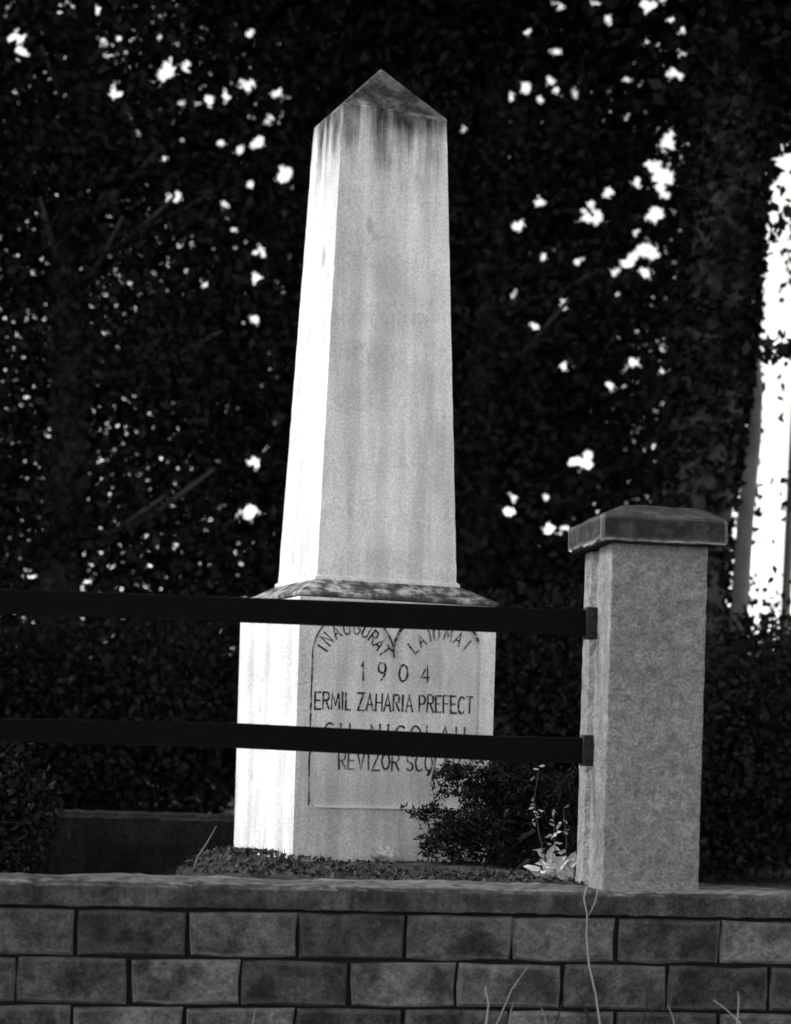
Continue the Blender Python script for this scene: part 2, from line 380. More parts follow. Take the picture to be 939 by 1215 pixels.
# lettering: hand-drawn strokes
def arc(cx, cy, rx, ry, a0, a1, n=9): return [(cx + rx * cos(radians(a0 + (a1 - a0) * i / n)), cy + ry * sin(radians(a0 + (a1 - a0) * i / n))) for i in range(n + 1)]
G = {
 'I': (.16, [[(.08, 0), (.08, 1)]]), '1': (.2, [[(.02, .8), (.12, 1), (.12, 0)]]),
 'N': (.6, [[(0, 0), (0, 1), (.56, 0), (.56, 1)]]), 'A': (.64, [[(0, 0), (.3, 1), (.62, 0)], [(.1, .34), (.52, .34)]]),
 'U': (.58, [[(0, 1), (0, .3)] + arc(.28, .3, .28, .3, 180, 360) + [(.56, 1)]]),
 'G': (.62, [arc(.32, .5, .32, .5, 55, 330, 14) + [(.6, .45), (.36, .45)]]),
 'R': (.56, [[(0, 0), (0, 1), (.3, 1)] + arc(.3, .75, .24, .25, 90, -90, 7) + [(0, .5)], [(.25, .5), (.56, 0)]]),
 'P': (.54, [[(0, 0), (0, 1), (.3, 1)] + arc(.3, .74, .24, .26, 90, -90, 7) + [(0, .48)]]),
 'T': (.6, [[(0, 1), (.6, 1)], [(.3, 1), (.3, 0)]]), 'L': (.46, [[(0, 1), (0, 0), (.46, 0)]]),
 'M': (.7, [[(0, 0), (.06, 1), (.35, .25), (.64, 1), (.7, 0)]]),
 '0': (.58, [arc(.29, .5, .29, .5, 0, 360, 16)]), 'O': (.62, [arc(.31, .5, .31, .5, 0, 360, 16)]),
 '9': (.54, [arc(.27, .7, .26, .3, 0, 360, 12), [(.53, .7), (.46, .3), (.26, 0)]]),
 '4': (.62, [[(.46, 0), (.46, 1), (0, .3), (.62, .3)]]),
 'E': (.5, [[(.5, 1), (0, 1), (0, 0), (.5, 0)], [(0, .52), (.4, .52)]]), 'F': (.5, [[(.5, 1), (0, 1), (0, 0)], [(0, .52), (.4, .52)]]),
 'Z': (.6, [[(0, 1), (.58, 1), (0, 0), (.6, 0)]]), 'H': (.56, [[(0, 0), (0, 1)], [(.56, 0), (.56, 1)], [(0, .5), (.56, .5)]]),
 'C': (.56, [arc(.32, .5, .32, .5, 50, 310, 12)]), 'V': (.6, [[(0, 1), (.3, 0), (.6, 1)]]),
 'S': (.52, [arc(.26, .75, .25, .25, 30, 270, 9) + arc(.26, .25, .25, .25, 90, -150, 9)]), '.': (.12, [[(.04, 0), (.08, .08)]]),
}
YP = -by + REC
def add_letter(bm, ch, x, z, sx, sz, rot=0.0, th=0.006):
    w, strokes = G[ch]
    for st in strokes:
        pts = []
        for a, b in st:
            px, pz = (a - w / 2) * sx, (b - .5) * sz
            pts.append(Vector((x + px * cos(rot) - pz * sin(rot) + random.uniform(-.0012, .0012), 0, z + px * sin(rot) + pz * cos(rot) + random.uniform(-.0012, .0012))))
        n = len(pts); L, R_ = [], []
        for i, p in enumerate(pts):
            d1 = (pts[i] - pts[i - 1]).normalized() if i else (pts[1] - pts[0]).normalized()
            d2 = (pts[i + 1] - pts[i]).normalized() if i < n - 1 else d1
            t = (d1 + d2); t = t.normalized() if t.length > .3 else d1
            nrm = Vector((-t.z, 0, t.x)); hw = th / 2 * random.uniform(.75, 1.25) / max(.6, t.dot(d1))
            e = d1 * (th * .3) * (-1 if i == 0 else 1 if i == n - 1 else 0)
            L.append(p + nrm * hw + e); R_.append(p - nrm * hw + e)
        f = [[bm.verts.new((q.x, YP - .003, q.z)) for q in s] for s in (L, R_)]
        b = [[bm.verts.new((q.x, YP + .002, q.z)) for q in s] for s in (L, R_)]
        for i in range(n - 1):
            bm.faces.new((f[0][i], f[0][i + 1], f[1][i + 1], f[1][i]))
            bm.faces.new((f[0][i], b[0][i], b[0][i + 1], f[0][i + 1])); bm.faces.new((f[1][i], f[1][i + 1], b[1][i + 1], b[1][i]))
def text_line(s, u0, v0, u1, v1, hpx, th=.0065, track=.26):
    x0, z0 = face_pt(u0, v0, YP); x1, z1 = face_pt(u1, v1, YP)     # centre line ends
    sz = hpx / F * OB_D
    ws = [(.42 if c == ' ' else G[c][0] + track) for c in s]; tot = sum(ws) - track; sx = (x1 - x0) / tot
    p = 0.0
    for c, w in zip(s, ws):
        if c != ' ':
            cx = p + G[c][0] / 2; t = cx / tot
            letter(c, x0 + cx * sx, z0 + (z1 - z0) * t + random.uniform(-.002, .002), sx, sz * random.uniform(.94, 1.06), random.uniform(-.04, .04), th)
        p += w
def letter(*a):
    bm = bmesh.new(); add_letter(bm, *a); bmesh.ops.recalc_face_normals(bm, faces=bm.faces)
    return from_bm('letter', bm, M_paint, plinth)
def curved(list_):
    for c, u, v, ang, h in list_:
        x, z = face_pt(u, v, YP); s = h / F * OB_D; letter(c, x, z, s * .82, s, radians(ang), .0088)
def recess_shade(pts, th):  # dark strokes painting in the shade along the panel's recessed edge
    G['~'] = (0.0, [[(x, z + .5) for x, z in pts]]); letter('~', 0, 0, 1, 1, 0, th).name = 'recess_shade_line'
A_ = np.linspace(0, pi, 26)
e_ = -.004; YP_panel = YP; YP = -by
recess_shade([(xl + e_, zb_ + .01)] + [(xl + e_ + random.uniform(-.0015, .0015), z) for z in np.linspace(zb_ + .03, zs, 12)] + [(c1 - (r1 - e_) * cos(a), zs + (r1 * 1.02 - e_) * sin(a)) for a in A_[1:]], .0085)
recess_shade([(c2 - (r2 - e_) * cos(a), zs + (r2 * 1.02 - e_) * sin(a)) for a in A_[1:23]], .0135)
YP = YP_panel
bm = bm_loft([[(x, -by - .009 + random.uniform(-.002, .002), zb_ - .004), (x, -by + REC - .002, zb_ - .006), (x, -by + REC - .002, zb_ + .008), (x, -by - .008 + random.uniform(-.002, .002), zb_ + .006 + random.uniform(-.002, .002))] for x in np.linspace(xl + .03, xr - .02, 22)])
from_bm('ledge', bm, M_ledge, plinth)
curved([('I', 383, 769, 62, 13), ('N', 388.5, 758, 50, 15), ('A', 399, 749.5, 32, 15), ('U', 411.5, 744.5, 12, 15), ('G', 424, 744.5, -6, 15),
                    ('U', 435, 749, -26, 15), ('R', 443.5, 756, -38, 14), ('A', 450.5, 764.5, -48, 14), ('T', 456.5, 773, -54, 14)])
curved([('L', 490.5, 768, 42, 14), ('A', 500, 759.5, 30, 14), ('1', 510, 753.5, 14, 15), ('0', 518, 751.5, 4, 15), ('M', 532.5, 752.5, -14, 15), ('A', 544.5, 758, -28, 15), ('I', 554.5, 766, -40, 14)])
text_line('1904', 429, 796, 510, 800, 19, .0102, .95)
text_line('ERMIL ZAHARIA PREFECT', 374, 831, 561, 837, 19, .0093, .22)
text_line('GH. NICOLAU', 385, 868, 552, 873, 19, .0093, .4)
text_line('REVIZOR SCOLAR', 402, 902, 546, 907, 19, .0093, .22)

# ------------------------------------------------------------------ gate pillar with cap
def make_pillar(loc, label):
    p = empty('fence_pillar', loc, PYAW); tag(p, label, 'pillar')
    zt = at_depth(780, 657, PY - .2).z - z_cap + .034
    hx, hy = PW / 2, PD / 2
    # plan with a shallow upright groove in the side that receives the rails
    def plan(z, s=1.0):
        gy0, gy1, gd = -.02, .09, .022
        return [(-hx * s, -hy * s, z), (hx * s, -hy * s, z), (hx * s, gy0, z), (hx * s - gd, gy0 + .02, z), (hx * s - gd, gy1, z), (hx * s, gy1 + .02, z), (hx * s, hy * s, z),
                (-hx * s, hy * s, z), (-hx * s, gy1 + .02, z), (-hx * s + gd, gy1, z), (-hx * s + gd, gy0 + .02, z), (-hx * s, gy0, z)]
    secs = [[(x + random.uniform(-.0022, .0022), y + random.uniform(-.0022, .0022), z) for x, y, z in plan(-.01 + (zt + .01) * i / 34, 1.0 + random.uniform(-.002, .002) + (.012 if i == 0 else 0))] for i in range(35)]
    bm = bm_loft(secs); bevel(bm, .009, 2, [e for e in bm.edges if e.calc_face_angle(0) > 1.2 and e.calc_length() < .1])
    from_bm('shaft', bm, M_pillar, p)
    o = .066; t1, t2 = .112, .166
    bm = bm_loft([rect(hx + o - .012, hy + o - .012, zt + .001), rect(hx + o, hy + o, zt + .014), rect(hx + o, hy + o, zt + t1), rect(hx + o - .11, hy + o - .11, zt + t2), rect(hx + o - .17, hy + o - .17, zt + t2 + .010)])
    bevel(bm, .010, 2)
    bmesh.ops.subdivide_edges(bm, edges=[e for e in bm.edges if e.calc_length() > .09], cuts=7, use_grid_fill=True)
    for v in bm.verts:
        q = v.co * 9.0; v.co += Vector((sin(q.y * 2.1 + q.z * 3), sin(q.x * 1.7 + q.z * 2.4), sin(q.x * 2.3 - q.y * 1.9))) * .0022 + Vector((random.uniform(-1, 1), random.uniform(-1, 1), random.uniform(-1, 1))) * .0014
    from_bm('cap', bm, M_cap, p, True)
    return p
pil = make_pillar((PIL.x, PIL.y, z_cap), 'square grey concrete pillar with dark overhanging cap, rails running into its left side')
pil.location += ey * .012
far_loc = PIL + ex * (-3.55) + ey * .012
make_pillar((far_loc.x, far_loc.y, z_cap), 'grey concrete pillar holding the far ends of the two black rails')

# ------------------------------------------------------------------ rails
RP = PIL + ey * 0.0                                # plane of the rails' fronts
def rail(tops, bots, label):
    ptsT = [on_plane(u, v, RP, ey) for u, v in tops]; ptsB = [on_plane(u, v, RP, ey) for u, v in bots]
    toL = lambda p: ((p - PIL).dot(ex), p.z)
    T = [toL(p) for p in ptsT]; B = [toL(p) for p in ptsB]
    # carry on to the left pillar
    xE = -3.55 + PW / 2 - .015
    for L in (T, B):
        (xa, za), (xb, zb) = L[0], L[1]; L.insert(0, (xE, za + (zb - za) / (xb - xa) * (xE - xa) * .6))
    secs = []
    for (xt, zt), (xb, zb) in zip(T, B):
        x = (xt + xb) / 2
        secs.append([(x, 0, zb), (x, 0, zt), (x, .045, zt), (x, .045, zb)])
    bm = bm_loft(secs); bevel(bm, .005, 2, [e for e in bm.edges if e.calc_face_angle(0) > .8])
    z0 = T[-1][1]; o = empty('fence_rail', (PIL.x, PIL.y, 0), PYAW); from_bm('bar', bm, M_rail, o)
    for xs_, zt_, zb_2 in ((-PW / 2 - .022, T[-1][1], B[-1][1]), (-3.55 + PW / 2 + .022, T[0][1], B[0][1])):
        bm = bmesh.new(); bmesh.ops.create_cube(bm, size=1)
        for v in bm.verts: v.co = Vector((xs_ + v.co.x * .052, .0225 + v.co.y * .075, (zt_ + zb_2) / 2 + v.co.z * (zt_ - zb_2 + .026)))
        bevel(bm, .006, 2); k_ = from_bm('socket', bm, M_rust, o)
        for sg in (-1, 1):
            bb = bmesh.new(); bmesh.ops.create_cone(bb, cap_ends=True, segments=6, radius1=.009, radius2=.008, depth=.012, matrix=Matrix.Translation((xs_, -.021, (zt_ + zb_2) / 2 + sg * .035)) @ Matrix.Rotation(pi / 2, 4, 'X'))
            from_bm('bolt', bb, M_rust, k_)
    return tag(o, label, 'rail', 'rails of the fence')
xr_px = 708
rail([(0, 698.5), (283, 708.5), (592, 720), (xr_px, 724)], [(0, 727), (283, 738), (592, 750), (xr_px, 755)], 'upper black flat rail of the fence crossing the top of the plinth')
rail([(0, 852), (283, 858), (588, 873), (xr_px, 876)], [(0, 880), (283, 888), (588, 903), (xr_px, 906)], 'lower black flat rail of the fence crossing the lettering on the plinth')

# ------------------------------------------------------------------ low kerb behind the left rails
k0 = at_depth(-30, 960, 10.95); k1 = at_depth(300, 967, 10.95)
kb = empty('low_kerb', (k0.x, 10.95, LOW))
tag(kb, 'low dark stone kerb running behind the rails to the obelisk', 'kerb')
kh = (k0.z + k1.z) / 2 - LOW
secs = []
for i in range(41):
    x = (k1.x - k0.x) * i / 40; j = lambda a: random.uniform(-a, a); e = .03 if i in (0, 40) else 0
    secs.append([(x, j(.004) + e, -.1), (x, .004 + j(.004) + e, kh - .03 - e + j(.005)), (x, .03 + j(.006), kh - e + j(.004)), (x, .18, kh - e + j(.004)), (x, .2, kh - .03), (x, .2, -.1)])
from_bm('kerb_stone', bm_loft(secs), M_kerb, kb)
# ------------------------------------------------------------------ leaves
def leaf_mesh(name, P, size, mat, parent=None, up=0.0, aspect=0.6, fold=0.25):
    n = len(P); P = np.asarray(P, float)
    d = RNG.normal(size=(n, 3)); d[:, 2] += up; d /= np.linalg.norm(d, axis=1)[:, None]
    r = RNG.normal(size=(n, 3)); s = np.cross(d, r); s /= np.linalg.norm(s, axis=1)[:, None] + 1e-9
    nn = np.cross(d, s)
    L = size * RNG.uniform(.6, 1.35, size=(n, 1)); Wd = L * aspect * .5
    P = P - d * L * .5
    mid = P + d * L * RNG.uniform(.38, .5, size=(n, 1))
    V = np.stack([P, mid + s * Wd + nn * Wd * fold, P + d * L, mid - s * Wd + nn * Wd * fold], 1).reshape(-1, 3)
    me = bpy.data.meshes.new(name)
    b = np.arange(n)[:, None] * 4
    tri = np.concatenate([b + [0, 1, 2], b + [0, 2, 3]], 1).reshape(-1)
    me.vertices.add(n * 4); me.vertices.foreach_set('co', V.ravel().astype(np.float32))
    me.loops.add(n * 6); me.loops.foreach_set('vertex_index', tri.astype(np.int32))
    me.polygons.add(n * 2); me.polygons.foreach_set('loop_start', (np.arange(n * 2) * 3).astype(np.int32))
    me.update(calc_edges=True)
    return link_mesh(name, me, mat, parent)
def in_ellipsoids(ells, n):
    """n points through the volumes of the ellipsoids (cx,cy,cz,rx,ry,rz)"""
    vol = np.array([e[3] * e[4] * e[5] for e in ells]); cnt = RNG.multinomial(n, vol / vol.sum()); out = []
    for e, c in zip(ells, cnt):
        v = RNG.normal(size=(c, 3)); v /= np.linalg.norm(v, axis=1)[:, None]; v *= RNG.uniform(0, 1, size=(c, 1)) ** (1 / 2.6)
        out.append(v * np.array(e[3:]) + np.array(e[:3]))
    return np.concatenate(out)
# openings in the crowns where the sky shows: (photo x, y, half width, half height) taken at the crowns' depth
OPEN = [(100, 9, 15, 8), (112, 14, 8, 8), (20, 44, 11, 7), (24, 62, 5, 4), (103, 60, 4, 5), (128, 66, 4, 3), (139, 113, 8, 4), (200, 80, 5, 9), (194, 90, 6, 4), (221, 79, 4, 4),
        (104, 113, 5, 5), (248, 119, 6, 6), (294, 101, 9, 6), (270, 115, 6, 4), (328, 111, 6, 5), (320, 141, 5, 5), (284, 179, 5, 5), (262, 170, 4, 4), (304, 171, 5, 5), (336, 208, 6, 11), (340, 204, 5, 7),
        (350, 224, 7, 4), (297, 218, 4, 4), (268, 245, 6, 5), (212, 235, 5, 5), (203, 237, 4, 4), (370, 61, 6, 4), (298, 39, 4, 4), (308, 297, 5, 6), (350, 302, 6, 6), (304, 330, 4, 6), (302, 380, 5, 4),
        (583, 94, 7, 5), (590, 110, 13, 8), (604, 114, 8, 8), (624, 104, 7, 7), (654, 96, 5, 5), (641, 118, 4, 3), (683, 111, 4, 6), (660, 108, 5, 3), (665, 5, 9, 4), (706, 3, 8, 4), (770, 6, 16, 11), (720, 22, 5, 4), (810, 35, 4, 4), (797, 23, 6, 4),
        (811, 63, 5, 8), (800, 87, 11, 5), (626, 37, 5, 4), (660, 61, 7, 4),
        (793, 168, 9, 12), (786, 208, 12, 17), (771, 196, 5, 5), (756, 216, 4, 8), (780, 253, 9, 9), (774, 255, 8, 5), (788, 230, 5, 6),
        (700, 262, 9, 5), (694, 252, 4, 10), (711, 256, 4, 8), (702, 242, 6, 4), (616, 268, 8, 9), (586, 262, 6, 6), (640, 240, 5, 5), (645, 305, 4, 5), (597, 298, 5, 4),
        (755, 302, 9, 4), (744, 312, 9, 5), (764, 322, 7, 4), (775, 300, 5, 6), (764, 294, 6, 4), (729, 324, 6, 4), (688, 308, 4, 4), (668, 361, 6, 7), (636, 388, 5, 4), (610, 349, 4, 4), (720, 230, 4, 4),
        (670, 435, 4, 4), (750, 430, 3, 8), (725, 459, 3, 5), (690, 548, 6, 4), (697, 552, 5, 4), (700, 538, 5, 3), (680, 548, 4, 4), (603, 607, 6, 5), (652, 628, 5, 8), (300, 605, 8, 5), (295, 612, 5, 5), (301, 549, 5, 4), (648, 590, 4, 3), (610, 590, 4, 3)]
for _k in range(36):
    _u, _v = random.choice([(random.gauss(285, 45), random.gauss(170, 80)), (random.gauss(120, 80), random.gauss(70, 50)), (random.gauss(660, 70), random.gauss(230, 120)), (random.gauss(760, 40), random.gauss(150, 110))])
    OPEN.append((_u, _v, random.uniform(0, 3), random.uniform(0, 3)))
OPEN_R = [(918, 300, 15, 60), (921, 400, 20, 80), (918, 520, 18, 70), (930, 240, 14, 40), (915, 600, 10, 30), (936, 190, 8, 12), (940, 470, 10, 120)]
def carve(P, openings):
    P = np.asarray(P); keep = np.ones(len(P), bool)
    for u, v, rx, ry in openings:
        d = ray(u, v); y = P[:, 1]
        ax = (P[:, 0] - d.x * y) * F / y / (rx * .85 + 4.3); azz = (P[:, 2] - EYE - d.z * y) * F / y / (ry * .85 + 4.3)
        an = np.arctan2(azz, ax); ph = RNG.uniform(0, 6.28, 2)
        keep &= (ax ** 2 + azz ** 2) > RNG.uniform(.5, 1.4, size=len(P)) * (1 + .35 * np.sin(3 * an + ph[0]) + .3 * np.sin(5 * an + ph[1]))
    return P[keep]
def crown_points(ells, clusters, per, spread, openings=None):
    openings = openings or (OPEN + OPEN_R)
    c = in_ellipsoids(ells, clusters)
    P = np.repeat(c, per, 0) + RNG.normal(size=(clusters * per, 3)) * spread * np.array([1, 1, .75])
    P = P[P[:, 2] > LOW + .03]
    if openings is not None: P = carve(P, openings)
    return P
def limbs(base, top, r, n, reach, zlo):
    pts = [Vector(base).lerp(Vector(top), t) + Vector((random.uniform(-.06, .06), random.uniform(-.06, .06), 0)) * (t > 0) for t in np.linspace(0, 1, 7)]
    rad = [r * (1.25 if i == 0 else 1) * (1 - .8 * i / 6) for i in range(7)]
    bms = [tube(pts, rad, 10, .08)]
    for k in range(n):
        t = random.uniform(zlo, .95); p = Vector(base).lerp(Vector(top), t); a = random.uniform(0, 2 * pi); R = reach * (1.1 - t * .6)
        q = p + Vector((cos(a) * R, sin(a) * R * .7, random.uniform(.2, .9) * R * .5))
        m_ = p.lerp(q, .5) + Vector((0, 0, -.08 * R))
        bms.append(tube([p, m_, q], [r * .32 * (1.1 - t), r * .2 * (1.1 - t), .012], 6))
    bm = bmesh.new()
    for b in bms:
        me = bpy.data.meshes.new('t'); b.to_mesh(me); b.free(); bm.from_mesh(me); bpy.data.meshes.remove(me)
    return bm
def tree(name, label, x, y, r, h, ells, clusters, per, size, group, lean=(0, 0), nl=14, spread=.2, bark=None, openings=None, zlo=.15, leafmat=None):
    t = empty(name, (x, y, LOW)); tag(t, label, 'tree', group)
    bm = limbs((0, 0, -.1), (lean[0], lean[1], h), r, nl, 1.5, zlo)
    from_bm('trunk', bm, bark or M_bark, t, True)
    P = crown_points([(x + e[0], y + e[1], e[2] + LOW, e[3], e[4], e[5]) for e in ells], clusters, per, spread, openings)
    P = P - np.array([x, y, LOW]); leaf_mesh('crown', P, size, leafmat or M_leaf, t)
    return t
gT = 'trees of the dark wood'
E_TALL = [(0, 0, 1.6, 1.5, .9, 1.7), (.1, .1, 3.7, 1.7, 1.0, 1.8), (-.1, 0, 5.8, 1.6, 1.0, 1.7), (0, .1, 7.6, 1.2, .9, 1.4), (0, -1.3, 7.4, 1.9, 1.6, 1.0)]  # last ellipsoid: unseen overhang added to shade the foliage below
tree('wood_tree', 'dense dark leafy tree behind the obelisk shaft', -.35, 15.0, .2, 8.6, E_TALL, 2300, 42, .075, gT)
tree('wood_tree', 'dense dark leafy tree behind the low kerb, beside the obelisk', -2.42, 14.3, .19, 8.4, E_TALL, 2300, 42, .075, gT)
tree('wood_tree', 'dense dark leafy tree between the obelisk and the ivy clad trunk', .56, 14.7, .2, 8.5, [(e[0] + .65,) + e[1:] for e in E_TALL], 2300, 42, .075, gT)
tree('wood_tree', 'dense dark leafy tree at the far end of the black rails', -3.9, 14.8, .2, 8.8, E_TALL, 2000, 42, .078, gT)
tree('wood_tree', 'dark tree filling the back row between two nearer crowns of the wood', -.92, 17.2, .22, 9.5, [(e[0], e[1], e[2] * 1.12, e[3] * 1.25, e[4], e[5] * 1.15) for e in E_TALL], 1900, 40, .09, gT)
tree('wood_tree', 'dark back row tree seen past the pillar cap', .6, 17.4, .22, 9.5, [(e[0] + .4, e[1], e[2] * 1.12, e[3] * 1.12, e[4], e[5] * 1.15) for e in E_TALL], 1900, 40, .09, gT)
for (x, y, lb) in ((-5.4, 13.5, 'unseen dark tree added for shade beside the far pillar'), (-6.9, 13.7, 'unseen dark leafy tree added for shade beyond the far pillar'), (-8.6, 14.6, 'outermost unseen dark tree, added for shade past the far pillar')):  # out-of-view trees added to keep the sun off the background leaves
    tree('wood_tree', lb, x, y, .2, 8.8, [(e[0], e[1], e[2] * .95 - .5, e[3], e[4], e[5]) for e in E_TALL[:4]], 1500, 34, .11, gT)
# big ivy-clad trunk and slim pale trunks on the right
def ivy_tree():
    y = 13.2; ctr = [(806, 1000), (812, 760), (821, 610), (841, 480), (853, 360), (866, 200), (878, 60), (890, -80), (905, -220)]
    line = [at_depth(u, v, y) for u, v in ctr]; base = Vector((line[0].x, y, LOW)); line[0] = base - Vector((0, 0, .1))
    t = empty('ivy_clad_tree', base); tag(t, 'broad dark tree trunk clothed in ivy rising behind the pillar', 'tree')
    rad = [.32, .27, .24, .23, .22, .21, .2, .18, .15]
    pts = [p - base for p in line]; bm = tube(pts, rad, 14, .1); from_bm('trunk', bm, M_bark, t, True)
    n = 12000; k = RNG.uniform(0, len(pts) - 1.001, n); i = k.astype(int); fr = (k - i)[:, None]; A = np.array([tuple(p) for p in pts])
    a = RNG.uniform(0, 2 * pi, n); R = RNG.uniform(.19, .285, n)
    P = A[i] * (1 - fr) + A[i + 1] * fr + np.stack([np.cos(a) * R, np.sin(a) * R, RNG.normal(size=n) * .05], 1)
    P = np.concatenate([P, np.stack([RNG.normal(size=1500) * .3, RNG.normal(size=1500) * .25, RNG.uniform(0.05, 1.7, 1500)], 1)])
    leaf_mesh('ivy', P, .075, M_ivy, t, aspect=.85)
    ells = [(2.55, 13.4, 6.8, 1.2, .9, 1.0), (1.7, 13.5, 7.6, 1.2, .9, 1.0), (3.2, 13.6, 7.6, 1.3, 1, 1.1), (2.66, 13.2, 5.75, .35, .35, .22), (2.62, 13.15, 4.42, .22, .25, .09)]
    Pc = crown_points(ells, 900, 40, .17, OPEN + OPEN_R); Q = at_depth(928, 412, 13.0); Q2 = at_depth(934, 262, 13.1)
    tw = np.concatenate([np.array(Q) + RNG.normal(size=(60, 3)) * [.11, .1, .05], np.array(Q2) + RNG.normal(size=(60, 3)) * [.09, .1, .09]])
    leaf_mesh('crown', np.concatenate([Pc, tw]) - np.array(base), .10, M_leaf, t)
    return t
ivy_tree()
def leaning_in():
    y = 13.75; line = [at_depth(u, v, y) for u, v in ((872, 900), (877, 720), (885, 610), (895, 520), (897, 460), (890, 380), (872, 280))]
    base = Vector((line[0].x, y, LOW)); line.insert(0, base - Vector((0, 0, .1)))
    t = empty('slim_tree', base); tag(t, 'slim pale trunk leaning in against the ivy clad tree', 'tree')
    from_bm('trunk', tube([p - base for p in line], [.08, .07, .062, .056, .052, .05, .045, .03], 10, .06), M_palebark, t, True)
    top = line[-1] - base; leaf_mesh('crown', np.array(top) + RNG.normal(size=(500, 3)) * [.12, .15, .2], .075, M_leaf, t)
def slim(u0, v0, u1, v1, y, r, label, mat):
    a = at_depth(u0, v0, y); b = at_depth(u1, v1, y); d = b - a; kz = (LOW - .1 - a.z) / d.z; base = a + d * kz; kt = (7.5 - a.z) / d.z
    t = empty('slim_tree', (base.x, base.y, LOW)); tag(t, label, 'tree')
    base0 = Vector((base.x, base.y, LOW)); pts = [a + d * (kz + (kt - kz) * i / 6) - base0 for i in range(7)]
    from_bm('trunk', tube(pts, [r * (1 - .07 * i) for i in range(7)], 10, .06), mat, t, True)
    top = pts[-1] + base0
    P = crown_points([(top.x + .4, top.y + .2, top.z + .5, 1.2, 1, .8)], 300, 30, .2, OPEN + OPEN_R)
    leaf_mesh('crown', P - np.array(base0), .1, M_leaf, t)
leaning_in()
slim(934, 690, 947, 420, 16.5, .05, 'thin grey leaning trunk beyond the bright gap in the wood', M_palebark)
# understorey bushes hiding the foot of the wood
gB = 'bushes under the trees'
def bush(label, x, y, w, h, n, size=.058, mat=None, dens=.13):
    t = empty('bush', (x, y, LOW)); tag(t, label, 'bush', gB)
    bm = limbs((0, 0, -.05), (random.uniform(-.1, .1), 0, h * .8), .035, 8, w * .7, .05); from_bm('stem', bm, M_bark, t, True)
    P = crown_points([(x, y, LOW + h * .4, w, w * .7, h * .5), (x + .3 * w, y, LOW + h * .65, w * .6, w * .6, h * .35), (x - .4 * w, y, LOW + h * .5, w * .6, w * .6, h * .4)], n // 30, 30, dens)
    leaf_mesh('foliage', P - np.array([x, y, LOW]), size, mat or M_leaf, t)
for x, y, w, h, lb in ((-3.0, 12.9, .9, 1.9, 'dark bush under the trees left of the low kerb'), (-1.7, 13.1, .9, 1.7, 'dark bush growing behind the low kerb'), (-.3, 13.3, .9, 1.8, 'dark bush hidden behind the obelisk plinth'),
                       (.95, 13.0, .9, 1.9, 'dark bush between the obelisk and the pillar'), (2.0, 12.5, .7, 1.55, 'dark bush beside the pillar at the foot of the ivy clad trunk'), (2.9, 13.4, .8, 2.0, 'dark bush under the bright gap in the wood'), (4.1, 13.8, 1.0, 2.2, 'dark bush at the open end of the wood')):
    bush(lb, x, y, w, h, 15000)
bush('low dark bush with feathery lighter sprays by the rails', -2.06, 10.5, .26, .75, 4200, .045, M_shrub, .06)
# far wood line
xs = RNG.uniform(-40, 40, 14000); far = np.stack([xs, RNG.uniform(44, 50, 14000), RNG.uniform(0, 1, 14000) ** .8 * (3.6 + .7 * np.sin(xs * .9) + .5 * np.sin(xs * 2.1))], 1)
fo = leaf_mesh('far_wood', far, .75, M_leaf, aspect=.8); fo['kind'] = 'stuff'; fo['label'] = 'far line of dark woodland'; fo['category'] = 'woodland'

# ------------------------------------------------------------------ shrub by the plinth, pale dry plant, weeds
g0 = on_ground(590, 1032, TERRACE)
def plinth_shrub():
    t = empty('evergreen_shrub', (g0.x, g0.y, TERRACE)); tag(t, 'dark feathery evergreen shrub covering the lower right corner of the plinth', 'shrub')
    c = lambda u, v, y: at_depth(u, v, y)
    ells = []
    for u, v, rx, rz in ((560, 935, .15, .11), (600, 930, .14, .13), (640, 960, .13, .14), (590, 985, .2, .14), (545, 985, .12, .08), (650, 1005, .15, .12), (600, 1020, .24, .07), (535, 1010, .1, .06), (520, 964, .09, .025), (625, 905, .07, .06), (662, 940, .10, .10), (678, 985, .07, .12), (505, 1000, .07, .03), (540, 920, .08, .05)):
        p = c(u, v, g0.y); ells.append((p.x, p.y, p.z, rx, .2, rz))
    NC = 640; cl = in_ellipsoids(ells, NC) + RNG.normal(size=(NC, 3)) * [.03, .02, .02]
    dirs = RNG.normal(size=(NC, 3)) * [1, .6, .45] + [0, 0, .15]; dirs /= np.linalg.norm(dirs, axis=1)[:, None]
    tt = RNG.uniform(-1, 1, (NC * 32, 1)) * .075; P = np.repeat(cl, 32, 0) + np.repeat(dirs, 32, 0) * tt + RNG.normal(size=(NC * 32, 3)) * .010
    P = P[P[:, 2] > TERRACE + .01]
    leaf_mesh('foliage', P - np.array([g0.x, g0.y, TERRACE]), .030, M_shrub, t, up=.3, aspect=.32)
    from_bm('stem', limbs((0, 0, -.03), (0, 0, .38), .018, 12, .3, .05), M_bark, t, True)
plinth_shrub()
